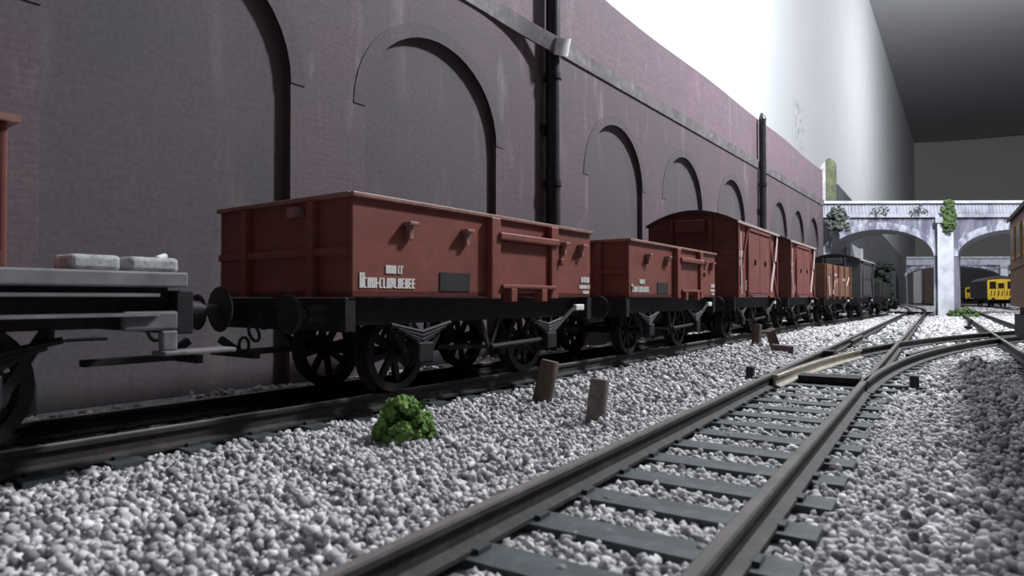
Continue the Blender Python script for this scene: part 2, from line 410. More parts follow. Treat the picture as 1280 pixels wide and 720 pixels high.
# ------------------------------------------------------------------ bridges
def bridge(name, label, origin, ang, spans, pier_w, z_spring, z_crown, z_deck, z_top, depth, skew, detail, lead=1.5):
    """Local x along the face, local y the skewed depth."""
    o = thing(name, (*origin, 0), ang, label, 'bridge')
    sx, sy = skew
    def sk(vs): return [(x + y * sx, y * sy, z) for x, y, z in vs]
    x = spans[0][0] - lead; body = MB(); sof = MB(); band = MB(); edge = []
    zd = z_deck
    for a, b in spans:
        P = arch_pts(a, b, z_spring, 28, ry=z_crown - z_spring)
        for y in (0, depth):
            body.add(sk([(x, y, Z0), (a, y, Z0), (a, y, zd), (x, y, zd)]), [(0, 1, 2, 3)])
            for (xa, za), (xb, zb) in zip(P, P[1:]):
                body.add(sk([(xa, y, za), (xb, y, zb), (xb, y, zd), (xa, y, zd)]), [(0, 1, 2, 3)])
        Q = [(a, Z0)] + P + [(b, Z0)]
        for (xa, za), (xb, zb) in zip(Q, Q[1:]):
            sof.add(sk([(xa, 0.01, za), (xb, 0.01, zb), (xb, depth - .01, zb), (xa, depth - .01, za)]), [(0, 1, 2, 3)])
        G = arch_pts(a, b, z_spring, 28, grow=.5, ry=z_crown - z_spring)
        for i in range(28):
            (xa, za), (xb, zb), (xc, zc), (xd, zd_) = P[i], P[i + 1], G[i + 1], G[i]
            zc, zd_ = min(zc, zd - .02), min(zd_, zd - .02)
            xc = min(max(xc, a - .35), b + .35); xd = min(max(xd, a - .35), b + .35)
            band.add(sk([(xa, -.05, za), (xb, -.05, zb), (xc, -.05, zc), (xd, -.05, zd_), (xa, .05, za), (xb, .05, zb), (xc, 0, zc), (xd, 0, zd_)]),
                     [(0, 1, 2, 3), (0, 4, 5, 1), (3, 2, 6, 7), (0, 3, 7, 4), (1, 5, 6, 2)])
        band.build('arch_band', 'bridge_arch_band', o); band = MB()
        x = b
    xe = spans[-1][1] + 1.5
    for y in (0, depth): body.add(sk([(x, y, Z0), (xe, y, Z0), (xe, y, zd), (x, y, zd)]), [(0, 1, 2, 3)])
    body.add(sk([(xs_, y, z) for xs_ in (spans[0][0] - lead, xe) for y in (0, depth) for z in (zd - .3, zd)]), [(0, 2, 3, 1), (4, 5, 7, 6), (0, 1, 5, 4), (2, 6, 7, 3), (0, 4, 6, 2), (1, 3, 7, 5)])
    body.build('spandrel', 'bridge_spandrel', o); sof.build('arch_soffit', 'soffit_grey', o)
    
    x0, x1 = spans[0][0] - lead + .05, xe
    def bx(q, y0, y1, za, zb, xa=x0, xb=x1):
        q.add(sk([(xx, y, z) for z in (za, zb) for y in (y0, y1) for xx in (xa, xb)]), [(0, 2, 3, 1), (4, 5, 7, 6), (0, 1, 5, 4), (2, 6, 7, 3), (0, 4, 6, 2), (1, 3, 7, 5)])
    for y0 in (0.0, depth - .3):
        q = MB(); bx(q, y0 + .08, y0 + .2, zd, z_top); par = q.build('parapet', 'bridge_white', o)
        if y0 == 0:
            q = MB(); n = int((x1 - x0) / .24)
            for i in range(n): bx(q, .035, .09, zd + .26, z_top - .22, x0 + .1 + i * .24, x0 + .21 + i * .24)
            if detail: q.build('baluster_row', 'bridge_white', par)
        q = MB(); bx(q, y0 - .1, y0 + .34, z_top - .16, z_top + .02); q.build('coping', 'bridge_pier_white', par)
        q = MB(); bx(q, y0 - .16, y0 + .34, zd - .06, zd + .14); q.build('string_moulding', 'bridge_white', par)
    for (a, b), (c, d) in zip(spans, spans[1:]):
        q = MB(); mid = (b + c) / 2
        bx(q, -.4, .02, Z0, zd - .1, mid - pier_w / 2, mid + pier_w / 2)
        q.build('pier_pilaster', 'bridge_pier_white', o, bevel=.03)
        q = MB(); bx(q, -.5, .02, zd - .5, zd - .08, mid - pier_w / 2 - .12, mid + pier_w / 2 + .12); q.build('pier_cap', 'bridge_white', o, bevel=.03)
    return o
# face of the first bridge runs almost square to the camera axis
bridge('road_bridge', 'white flaking arched road bridge over the tracks with ivy on its pier', (22.2, 46.4), R(-1.2),
       [(0.15, 7.55), (9.25, 17.6), (19.3, 27)], 1.12, 4.25, 6.15, 7.05, 8.15, 4.2, (.57, .82), True, .6)
bridge('far_bridge', 'pale grey arched bridge in the distance, seen under the nearer bridge', (68.2, 112.6), R(-3),
       [(-0.4, 15.0), (16.4, 32)], 1.2, 5.0, 6.7, 6.95, 8.3, 5, (.5, .86), False, .1)
# boards closing the far end
for lab, xa, ya, xb, yb, h, mt in (('grey upright board standing under the far bridge', 95.2, 158, 98.3, 157.5, 9, 'board_grey'),
                                   ('dark brown upright board standing under the far bridge, right of the grey one', 98.6, 157, 104, 156, 9, 'board_brown'),
                                   ('wide dark board behind the yellow-fronted train', 116, 178, 175, 172, 12, 'board_dark'),
                                   ('dark board at the left under the far bridge', 87.6, 150, 91.5, 149.5, 9, 'board_dark')):
    L = math.hypot(xb - xa, yb - ya)
    o = MB().box(0, L, 0, .6, Z0, h).build('backing_board', mt, bevel=.05)
    o.location = (xa, ya, 0); o.rotation_euler = (0, 0, math.atan2(yb - ya, xb - xa)); tag(o, lab, 'board', 'boards closing the far end')

# ------------------------------------------------------------------ tracks
PROF = [(-.085, .0), (.085, .0), (.085, .025), (.018, .05), (.018, .135), (.042, .15), (.042, .182), (.034, RAIL), (-.034, RAIL), (-.042, .182), (-.042, .15), (-.018, .135), (-.018, .05), (-.085, .025)]
RAILPTS = []                                                       # every rail and sleeper, for keeping the stones clear
SLEEP = []
def rail(path, off, parent, mat='rail_brown', label=None, head='rail_dull'):
    p = [(x - cos(h) * off, y + sin(h) * off, h) for x, y, h in path]
    RAILPTS.extend((x, y) for x, y, h in p)
    o = MB().sweep(p, PROF).build('rail', mat, parent)
    # worn top, paler on the train track where a reflection is painted in
    q = MB().sweep(p, [(-.030, RAIL - .002), (.030, RAIL - .002), (.030, RAIL + .002), (-.030, RAIL + .002)]).build('railhead', head, o)
    if label: o['label'] = label
    return o
def straight(head, d, t0, t1, step=.4):
    n = max(2, int((t1 - t0) / step) + 1)
    return [(*on_line(head, d, t0 + (t1 - t0) * i / (n - 1)), R(head)) for i in range(n)]
def along(path, step, start=0.0):
    out = []; acc = -start
    for (x0, y0, h0), (x1, y1, h1) in zip(path, path[1:]):
        L = math.hypot(x1 - x0, y1 - y0)
        while acc <= L:
            f = acc / L; out.append((x0 + (x1 - x0) * f, y0 + (y1 - y0) * f, h0 + (h1 - h0) * f)); acc += step
        acc -= L
    return out
def sleepers(path, parent, half=.92, step=.62, most=100, right=None):
    pts = along(path, step); extra = MB(); me = None
    pts.sort(key=lambda p: p[0] ** 2 + p[1] ** 2)
    rr = random.Random(3)
    for i, (x, y, h) in enumerate(pts):
        hr = half if right is None else right(x, y)
        a = h + rr.uniform(-.015, .015)
        SLEEP.append((x, y, h, half, hr))
        if i < most and abs(hr - half) < 1e-6:
            if me is None:
                q = MB().box(-half, half, -.13, .13, -.12, 0.0)
                for s_ in (-1, 1): q.box(s_ * .625 - .12, s_ * .625 + .12, -.06, .06, -.01, .03)
                o = q.build('sleeper', 'sleeper_plastic', parent); me = o.data
            else:
                o = bpy.data.objects.new('sleeper', me); C.objects.link(o); o.parent = parent
            o.location = (x, y, 0); o.rotation_euler = (0, 0, -a)
        elif i < most:
            q = MB().box(-half, hr, -.13, .13, -.12, 0.0)
            for cxx in (-.625, .625): q.box(cxx - .12, cxx + .12, -.06, .06, -.01, .03)
            o = q.build('sleeper', 'sleeper_plastic', parent); o.location = (x, y, 0); o.rotation_euler = (0, 0, -a)
        else:
            M = Matrix.Translation((x, y, 0)) @ Matrix.Rotation(-a, 4, 'Z')
            extra.box(-half, hr, -.13, .13, -.12, 0.0, M)
    if extra.v: tag(extra.build('sleepers_far', 'sleeper_plastic', parent), kind='stuff')

# track under the goods train: a slow S bend
KS, KH = [0, 6, 14, 22, 28, 34, 50, 90], [36.13, 35.0, 34.0, 33.3, 38.9, 36.5, 36.8, 37.0]
def heading(s):
    if s <= 0: return KH[0]
    for a, b, ha, hb in zip(KS, KS[1:], KH, KH[1:]):
        if a <= s < b: return ha + (hb - ha) * (s - a) / (b - a)
X0, Y0 = -2.64, 7.45
TRAIN = []
x, y, s = X0, Y0, 0.0
back = []
while s > -15:
    h = R(heading(s)); x -= sin(h) * .25; y -= cos(h) * .25; s -= .25; back.append((s, x, y, R(heading(s))))
TRAIN = list(reversed(back)); x, y, s = X0, Y0, 0.0
while s < 52:
    h = R(heading(s)); TRAIN.append((s, x, y, h)); x += sin(h) * .25; y += cos(h) * .25; s += .25
def on_train(s):
    i = min(max(int((s + 15) / .25), 0), len(TRAIN) - 2)
    a, b = TRAIN[i], TRAIN[i + 1]; f = (s - a[0]) / .25
    return (a[1] + (b[1] - a[1]) * f, a[2] + (b[2] - a[2]) * f, a[3])
tp = [(x, y, h) for s, x, y, h in TRAIN]
tr = thing('train_track', (0, 0, 0), 0, 'track under the red goods train, against the brick wall', 'track')
rail(tp, GAUGE / 2, tr, head='rail_glint'); rail(tp, -GAUGE / 2, tr, head='rail_glint'); sleepers(tp, tr)

# foreground turnout: straight road and the road that leaves it to the right
TH, TD = 33.0, 1.49
tn = thing('turnout_track', (0, 0, 0), 0, 'foreground turnout track running straight to the left bridge arch', 'track')
sp = straight(TH, TD, -4, 62)
bend = list(sp); x, y, h = sp[-1]
for i in range(110):
    h -= R(.06); x += sin(h) * .4; y += cos(h) * .4; bend.append((x, y, h))
def leave(t): return .0115 * max(0, t - 9.0) ** 2
def reach(x, y):
    h = R(TH); t = x * sin(h) + y * cos(h); e = leave(t)
    return .92 + e if 9 < t < 20 else .92
rail(bend, GAUGE / 2, tn); rail(bend, -GAUGE / 2, tn)
sleepers(bend, tn, right=reach)
dv = thing('diverging_track', (0, 0, 0), 0, 'curved track leaving the turnout to the right, across the diamond', 'track')
def div(t):
    e = leave(t); x, y = on_line(TH, TD - e, t); return (x, y, R(TH) + math.atan(2 * .0115 * max(0, t - 9)))
dp = [div(10.2 + .35 * i) for i in range(80)]
rail(dp[17:], GAUGE / 2, dv); rail(dp, -GAUGE / 2, dv)
rail(dp[:18], GAUGE / 2 - .07, dv, 'blade_tan_lit', 'tan metal switch blade, paled by painted-in lamplight')
sleepers([p for p in dp if p[0] ** 2 + p[1] ** 2 > 22.2 ** 2], dv)
u_, v_ = (sin(R(TH)), cos(R(TH))), (-cos(R(TH)), sin(R(TH)))
MT = Matrix(((v_[0], u_[0], 0, 0), (v_[1], u_[1], 0, 0), (0, 0, 1, 0), (0, 0, 0, 1)))     # local x = d, local y = t
tb = MB().box(.15, 2.75, 11.2, 11.4, -.06, .03, MT).build('throw_bar', 'sleeper_plastic', tn)
MB().box(1.0, 1.85, 11.05, 11.45, .02, .12, MT).build('bar_cover', 'black_frame', tb, bevel=.01)
for d_ in (2.62, .30): MB().box(d_ - .06, d_ + .06, 11.22, 11.36, .0, .19, MT).build('peg', 'black_panel', tb, bevel=.015)
q = MB().box(1.86, 2.06, 15.3, 15.75, 0, .2, MT).build('rail_joint', 'black_frame', tn, bevel=.01)
rail([div(15.5 + .35 * i) for i in range(11)], -GAUGE / 2 + .14, dv, label='short check rail')
# check rails by the crossing
for d_, t0, t1 in ((1.94, 19.5, 22.5),):
    rail(straight(TH, d_, t0, t1), 0, tn)
r3 = thing('siding_track', (0, 0, 0), 0, 'straight track at the right passing the bridge pier', 'track')
p3 = straight(TH, -2.1, 4, 120)
rail(p3, GAUGE / 2, r3); rail(p3, -GAUGE / 2, r3); sleepers(p3, r3)
r5 = thing('unit_track', (0, 0, 0), 0, 'track under the yellow-fronted train', 'track')
p5 = []; x, y, h = 59.5, 80.0, R(30)
for i in range(24): p5.append((x, y, h)); h += R(.15); x -= sin(h); y -= cos(h)
p5.reverse(); x, y, h = 59.5, 80.0, R(30)
for i in range(62): h = max(R(21), h - R(.3)); x += sin(h); y += cos(h); p5.append((x, y, h))
rail(p5, GAUGE / 2, r5); rail(p5, -GAUGE / 2, r5); sleepers(p5, r5)
r6 = thing('crossover_track', (0, 0, 0), 0, 'crossover track lying across under the left bridge arch', 'track')
p6 = straight(66, 0, 0, 1); p6 = [(26.2 + 7.2 * i / 24, 50.8 + 2.2 * i / 24, R(73)) for i in range(25)]
rail(p6, GAUGE / 2, r6); rail(p6, -GAUGE / 2, r6)

# ------------------------------------------------------------------ rolling stock
def stand(o, s):
    x, y, h = on_train(s); o.location = (x, y, RAIL + .003); o.rotation_euler = (0, 0, pi / 2 - h)
def ring(q, x, y, z, r0, r1, w, n=28):
    """A wheel rim or disc about the y axis."""
    vs = []
    for k in range(n):
        a = 2 * pi * k / n
        for r in (r0, r1):
            for yy in (y - w / 2, y + w / 2): vs.append((x + r * cos(a), yy, z + r * sin(a)))
    fs = []
    for k in range(n):
        b, c = 4 * k, 4 * ((k + 1) % n)
        fs += [(b, c, c + 2, b + 2), (b + 1, b + 3, c + 3, c + 1), (b + 2, c + 2, c + 3, b + 3), (b, b + 1, c + 1, c)]
    q.add(vs, fs)
def underframe(o, L, W, wb, lever_x, zb=1.14, long_boards=False, lever=True):
    for s_ in (-1, 1):
        MB().box(-L / 2, L / 2, s_ * (W / 2 - .20) - .04, s_ * (W / 2 - .20) + .04, zb - .30, zb - .005).build('solebar', 'black_frame', o)
        e = MB().box(s_ * L / 2 - .07, s_ * L / 2 + .07, -W / 2 + .02, W / 2 - .02, zb - .36, zb - .005).build('headstock', 'black_frame', o, bevel=.01)
        for y_ in (-.86, .86):
            b = MB().tube([(s_ * L / 2, y_, zb - .17), (s_ * (L / 2 + .30), y_, zb - .17)], [.12, .075], 12).build('buffer', 'black_frame', o, smooth=True)
            MB().tube([(s_ * (L / 2 + .28), y_, zb - .17), (s_ * (L / 2 + .46), y_, zb - .17), (s_ * (L / 2 + .49), y_, zb - .17), (s_ * (L / 2 + .51), y_, zb - .17)], [.05, .05, .21, .19], 16).build('buffer_head', 'wheel_metal', b, smooth=True)
        h_ = MB().box(min(s_ * L / 2, s_ * (L / 2 + .26)), max(s_ * L / 2, s_ * (L / 2 + .26)), -.035, .035, zb - .24, zb - .14)
        for k in range(3):
            c0 = L / 2 + .2 + k * .12
            zc = zb - .2 - k * .13
            h_.tube([(s_ * (c0 + .06 * cos(a)), .045 * (k % 2) * sin(a), zc - .06 + .09 * sin(a)) for a in [2 * pi * j / 10 for j in range(11)]], .018, 6)
        h_.build('coupling', 'black_frame', o)
        # tension lock bar and hook of the model coupling
        MB().bar((s_ * (L / 2 - .3), 0, .55), (s_ * (L / 2 + .55), 0, .55), .12, .06).bar((s_ * (L / 2 + .55), -.42, .55), (s_ * (L / 2 + .55), .42, .55), .06, .08).bar((s_ * (L / 2 + .5), .05, .57), (s_ * (L / 2 + .68), .05, .70), .07).build('hook_bar', 'black_frame', o)
    for xa in (-wb / 2, wb / 2):
        q = MB().tube([(xa, -1.02, .475), (xa, 1.02, .475)], .06, 10)
        ax = q.build('axle', 'wheel_metal', o, smooth=True)
        for s_ in (-1, 1):
            q = MB(); ring(q, xa, s_ * .635, .475, .375, .472, .14); ring(q, xa, s_ * .55, .475, .38, .515, .03); ring(q, xa, s_ * .635, .475, .0, .11, .16)
            for k in range(8):
                a = 2 * pi * k / 8 + .2
                q.bar((xa + .09 * cos(a), s_ * .635, .475 + .09 * sin(a)), (xa + .39 * cos(a), s_ * .635, .475 + .39 * sin(a)), .075, .06, up=(0, 1, 0))
            q.build('wheel', 'wheel_metal', ax, smooth=True)
            yo = s_ * (W / 2 - .16)
            g = MB()
            g.bar((xa - .42, yo, zb - .3), (xa - .12, yo, .40), .07, .05, up=(0, 1, 0)).bar((xa + .42, yo, zb - .3), (xa + .12, yo, .40), .07, .05, up=(0, 1, 0))
            g.bar((xa - .15, yo, zb - .3), (xa - .12, yo, .36), .06, .05, up=(0, 1, 0)).bar((xa + .15, yo, zb - .3), (xa + .12, yo, .36), .06, .05, up=(0, 1, 0))
            gd = g.build('axle_guard', 'black_frame', o)
            MB().box(xa - .13, xa + .13, yo - .14, yo + .12, .38, .62).build('axle_box', 'black_frame', gd, bevel=.02)
            sp_ = MB()
            for k in range(4):
                l_ = .5 - k * .1; zz = .83 - k * .045
                sp_.tube([(xa - l_, yo - s_ * -.06, zz), (xa, yo - s_ * -.06, zz - .10 + .0), (xa + l_, yo - s_ * -.06, zz)], .028, 6)
            sp_.build('leaf_spring', 'black_frame', gd)
    for s_ in (-1, 1):                                               # brake vee and shoes
        yo = s_ * (W / 2 - .16)
        b = MB().bar((-.2, yo, zb - .3), (0, yo, .45), .06, .04, up=(0, 1, 0)).bar((.2, yo, zb - .3), (0, yo, .45), .06, .04, up=(0, 1, 0))
        b.bar((-wb / 2 + .5, yo * .85, .52), (wb / 2 - .5, yo * .85, .42), .05)
        for k in (-1, 1): b.box(k * (wb / 2 - .58) - .07, k * (wb / 2 - .58) + .07, s_ * .57, s_ * .7, .3, .72).bar((k * (wb / 2 - .58), yo * .7, .55), (k * (wb / 2 - .75), yo * .7, zb - .2), .05)
        b.build('brake_gear', 'black_frame', o)
        if lever:
            lv = MB().tube([(-.0, yo * 1.03, .48), (lever_x - .75, yo * 1.04, .52), (lever_x - .12, yo * 1.1, .93), (lever_x, yo * 1.1, .97)], .035, 8).build('brake_lever', 'wheel_metal', o, smooth=True)
            tag(MB().box(lever_x - .02, lever_x + .25, yo * 1.1 - .04, yo * 1.1 + .04, .93, 1.03).build('lever_handle', 'white_paint', lv, bevel=.02), 'white painted lever end')

def letters(rows, y, o, mat='pale_marks_and_glint', seed=1, name='lettering'):
    """Worn unreadable rows of white lettering: (x0, x1, z0, z1) each."""
    rr = random.Random(seed)
    for x0, x1, z0, z1 in rows:
        q = MB(); hgt = z1 - z0; x = x0; cw = hgt * .5
        while x + cw <= x1 + .01:
            t_ = cw * .24
            q.box(x, x + t_ * 1.5, y - .006, y + .006, z0, z1)
            if rr.random() < .8: q.box(x, x + cw * .8, y - .006, y + .006, z1 - t_, z1)
            if rr.random() < .7: q.box(x, x + cw * .8, y - .006, y + .006, z0, z0 + t_)
            if rr.random() < .6: q.box(x + cw * .52, x + cw * .86, y - .006, y + .006, z0 + hgt * .1, z1)
            if rr.random() < .6: q.box(x, x + cw * .8, y - .006, y + .006, z0 + hgt * .42, z0 + hgt * .58)
            x += cw
        q.build(name, mat, o)

def mineral_wagon():
    o = thing('mineral_wagon', (0, 0, 0), 0, 'x', 'wagon', 'goods train vehicles')
    L, W, H, zb = 5.03, 2.44, 1.045, 1.14
    zt = zb + H; th = .07
    q = MB(); q.box(-L / 2, L / 2, -W / 2, W / 2, zb, zb + .08)
    for s_ in (-1, 1):
        q.box(-L / 2, L / 2, s_ * W / 2 - (th if s_ > 0 else 0), s_ * W / 2 + (0 if s_ > 0 else th), zb, zt)
        q.box(s_ * L / 2 - (th if s_ > 0 else 0), s_ * L / 2 + (0 if s_ > 0 else th), -W / 2 + th, W / 2 - th, zb, zt)
    q.build('body', 'bauxite', o, bevel=.012)
    q = MB()
    for s_ in (-1, 1):
        q.box(-L / 2 - .03, L / 2 + .03, s_ * W / 2 - .05, s_ * W / 2 + .05, zt - .005, zt + .045)
        q.box(s_ * L / 2 - .05, s_ * L / 2 + .05, -W / 2, W / 2, zt - .005, zt + .045)
    q.build('top_rim', 'rim_worn', o, bevel=.01)
    # stanchions, doors, bars
    xs_ = [-.18, 1.27]                                               # door posts on the near side
    for s_ in (-1, 1):
        f = s_
        for xx in xs_:
            MB().box(xx - .10, xx + .10, *(sorted((s_ * W / 2, s_ * (W / 2 + .10)))), zb - .02, zt).build('door_post', 'bauxite', o, bevel=.015)
        y0, y1 = sorted((s_ * W / 2, s_ * (W / 2 + .045)))
        d = MB().box(xs_[0] + .12, xs_[1] - .12, y0, y1, zb + .06, zb + .76).build('side_door', 'bauxite', o, bevel=.015)
        y0, y1 = sorted((s_ * W / 2, s_ * (W / 2 + .14)))
        MB().box(xs_[0] + .05, xs_[1] + .08, y0, y1, zb + .76, zb + .86).build('door_top_bar', 'bauxite', d, bevel=.02)
        MB().box(xs_[0] + .1, xs_[1] - .02, y0, y1, zb + .12, zb + .17).build('hinge_bar', 'bauxite', d, bevel=.01)
        for xx in (xs_[0] + .35, xs_[1] - .35):
            MB().box(xx - .07, xx + .07, y0, y1, zb - .06, zb + .12).build('hinge', 'bauxite', d, bevel=.01)
        MB().box(xs_[1] + .1, xs_[1] + .2, y0, y1, zb + .48, zb + .58).build('door_latch', 'bauxite', d, bevel=.01)
        for xx in (-1.72, -.72, 1.62, 2.16):
            c = MB().box(xx - .035, xx + .035, *(sorted((s_ * W / 2, s_ * (W / 2 + .07)))), zt - .40, zt - .22)
            c.box(xx - .07, xx + .07, *(sorted((s_ * W / 2, s_ * (W / 2 + .12)))), zt - .24, zt - .20)
            c.build('rope_cleat', 'rim_worn', o, bevel=.008)
        y0, y1 = sorted((s_ * W / 2, s_ * (W / 2 + .012)))
        tag(MB().box(-1.18, -.62, y0, y1, zb + .08, zb + .30).build('data_panel', 'black_panel', o), 'black painted patch')
        letters([(-2.42, -1.60, zb + .10, zb + .21), (-2.42, -2.3, zb + .10, zb + .26), (-2.05, -1.78, zb + .26, zb + .35)], s_ * (W / 2 + .004), o, 'white_paint', 4)
        letters([(2.2, 2.48, zb + .24, zb + .33), (2.14, 2.5, zb + .14, zb + .20), (2.26, 2.46, zb + .06, zb + .11)], s_ * (W / 2 + .004), o, 'white_paint', 9)
    for s_ in (-1, 1):
        for yy in (-.62, .62):
            MB().box(*(sorted((s_ * L / 2, s_ * (L / 2 + .08)))), yy - .06, yy + .06, zb, zt - .02).build('end_post', 'bauxite', o, bevel=.01)
        MB().box(*(sorted((s_ * L / 2, s_ * (L / 2 + .10)))), -.45, -.25, zt - .17, zt - .06).build('lamp_iron', 'rim_worn', o, bevel=.01)
        MB().box(*(sorted((s_ * L / 2, s_ * (L / 2 + .06)))), -W / 2 + .05, W / 2 - .05, zb + .44, zb + .52).build('end_rib', 'bauxite', o, bevel=.01)
    underframe(o, L, W, 2.75, 2.1)
    return o

def goods_van(body='van_side_planks', end='van_end_planks', white=True, L=4.9):
    o = thing('goods_van', (0, 0, 0), 0, 'x', 'wagon', 'goods train vehicles')
    W, zb, ze, rise = 2.44, 1.14, 3.24, .36
    MB().box(-L / 2 + .05, L / 2 - .05, -W / 2, W / 2, zb, ze).build('body', body, o, bevel=.01)
    arc = [(W / 2 + .08 - (W + .16) * k / 14, ze - .02 + rise * (1 - ((k - 7) / 7) ** 2)) for k in range(15)]
    for s_ in (-1, 1):
        q = MB(); poly = [(W / 2, zb), (W / 2, ze - .02)] + [(y * .985, z - .02) for y, z in arc[1:-1]] + [(-W / 2, ze - .02), (-W / 2, zb)]
        q.extr(poly, *(sorted((s_ * (L / 2 - .05), s_ * L / 2)))); e = q.build('end_panel', end, o)
        MB().box(*(sorted((s_ * L / 2, s_ * (L / 2 + .16)))), -.42, .42, ze - .28, ze + .06).build('end_ventilator', end, e, bevel=.03)
        for yy in (-.55, .55): MB().box(*(sorted((s_ * L / 2, s_ * (L / 2 + .07)))), yy - .05, yy + .05, zb, ze + .1).build('end_post', end, e, bevel=.01)
    q = MB(); lo = [(y, z - .05) for y, z in arc]
    q.extr(arc + lo[::-1], -L / 2 - .08, L / 2 + .08); rf = q.build('roof', 'roof_dark', o)
    for s_ in (-1, 1): MB().box(-L / 2 - .08, L / 2 + .08, *(sorted((s_ * (W / 2 + .06), s_ * (W / 2 + .1)))), ze - .08, ze - .01).build('gutter', 'roof_rim', rf)
    for s_ in (-1, 1):
        y = s_ * W / 2
        for xx in (-.62, .62):
            d = MB().box(xx - .6, xx + .6, *(sorted((y, y + s_ * .06))), zb + .12, ze - .22).build('sliding_door', body, o, bevel=.015)
            MB().box(xx - .03, xx + .03, *(sorted((y, y + s_ * .10))), zb + .95, zb + 1.1).build('door_handle', 'black_frame', d)
        for xx in (-L / 2 + .1, -1.3, 1.3, L / 2 - .1):
            MB().box(xx - .05, xx + .05, *(sorted((y, y + s_ * .07))), zb, ze - .06).build('side_post', body, o, bevel=.01)
        MB().box(-1.25, 1.25, *(sorted((y, y + s_ * .09))), ze - .2, ze - .12).build('door_runner', body, o)
        MB().box(-1.25, 1.25, *(sorted((y, y + s_ * .09))), zb + .06, zb + .11).build('door_sill', body, o)
        for k in (-1, 1):
            MB().bar((k * 1.35, y + s_ * .03, ze - .2), (k * 2.3, y + s_ * .03, zb + .15), .09, .05, up=(0, 1, 0)).build('side_brace', body, o)
        if white:
            tag(MB().bar((2.28, y + s_ * .075, ze - .15), (1.98, y + s_ * .075, ze - .92), .17, .02, up=(0, 1, 0)).build('upper_strap_glint', 'pale_marks_and_glint', o), 'reflection on the diagonal strapping, painted pale')  # glint on the diagonal strapping, painted in as pale bars
            tag(MB().bar((1.86, y + s_ * .075, ze - 1.0), (1.36, y + s_ * .075, zb + .2), .20, .02, up=(0, 1, 0)).build('lower_strap_glint', 'pale_marks_and_glint', o), 'reflection on the diagonal strapping, painted pale')
            tag(MB().bar((-2.24, y + s_ * .075, ze - .3), (-2.14, y + s_ * .075, zb + .1), .07, .02, up=(0, 1, 0)).build('worn_edge', 'pale_marks_and_glint', o), 'pale worn edge')
            letters([(-2.3, -1.65, zb + 1.12, zb + 1.3), (-2.3, -1.65, zb + .86, zb + 1.04), (-2.1, -1.9, zb + .24, zb + .5), (-1.5, -1.25, zb + .2, zb + .48)], y + s_ * .012, o, 'white_paint', 6)
            letters([(-.9, .9, zb + .02, zb + .10)], y + s_ * .07, o, 'pale_marks_and_glint', 3)
    underframe(o, L, W, 3.05, 2.25)
    return o

def open_wagon(mat='open_side_planks', H=1.52, L=5.25, white=True, inner='dark_inside'):
    o = thing('open_wagon', (0, 0, 0), 0, 'x', 'wagon', 'goods train vehicles')
    W, zb = 2.44, 1.14; zt = zb + H; th = .08
    q = MB(); q.box(-L / 2, L / 2, -W / 2, W / 2, zb, zb + .08)
    for s_ in (-1, 1):
        q.box(-L / 2, L / 2, s_ * W / 2 - (th if s_ > 0 else 0), s_ * W / 2 + (0 if s_ > 0 else th), zb, zt)
        q.box(s_ * L / 2 - (th if s_ > 0 else 0), s_ * L / 2 + (0 if s_ > 0 else th), -W / 2 + th, W / 2 - th, zb, zt)
    q.build('body', mat, o, bevel=.01)
    for s_ in (-1, 1):
        y = s_ * W / 2
        for xx in (-2.5, -.12, .12, 2.5, -1.2, 1.2): MB().box(xx - .06, xx + .06, *(sorted((y, y + s_ * .07))), zb - .1, zt).build('side_post', 'brown_open' if white else mat, o, bevel=.01)
        MB().box(-1.1, 1.1, *(sorted((y, y + s_ * .04))), zb + .05, zb + .9).build('drop_door', mat, o, bevel=.01)
        for yy in (-.6, .6): MB().box(*(sorted((s_ * L / 2, s_ * (L / 2 + .08)))), yy - .07, yy + .07, zb, zt).build('end_post', mat, o, bevel=.01)
        if white:
            tag(MB().bar((-2.2, y + s_ * .05, zb + .95), (-2.0, y + s_ * .05, zb + .12), .13, .02, up=(0, 1, 0)).build('stripe', 'pale_marks_and_glint', o), 'reflection on the diagonal strapping, painted pale')
            tag(MB().bar((-1.0, y + s_ * .05, zb + .75), (-1.3, y + s_ * .05, zb + .15), .13, .02, up=(0, 1, 0)).build('stripe', 'pale_marks_and_glint', o), 'reflection on the diagonal strapping, painted pale')
            tag(MB().bar((2.1, y + s_ * .05, zb + 1.0), (1.5, y + s_ * .05, zb + .55), .06, .02, up=(0, 1, 0)).build('stripe', 'pale_marks_and_glint', o), 'reflection on the diagonal strapping, painted pale')
            letters([(-1.2, -.6, zb + 1.0, zb + 1.12), (-.8, -.5, zb + .7, zb + .85), (.6, 1.2, zb + .8, zb + .92)], y + s_ * .05, o, 'pale_marks_and_glint', 8)
    underframe(o, L, W, 2.9, 2.2)
    return o

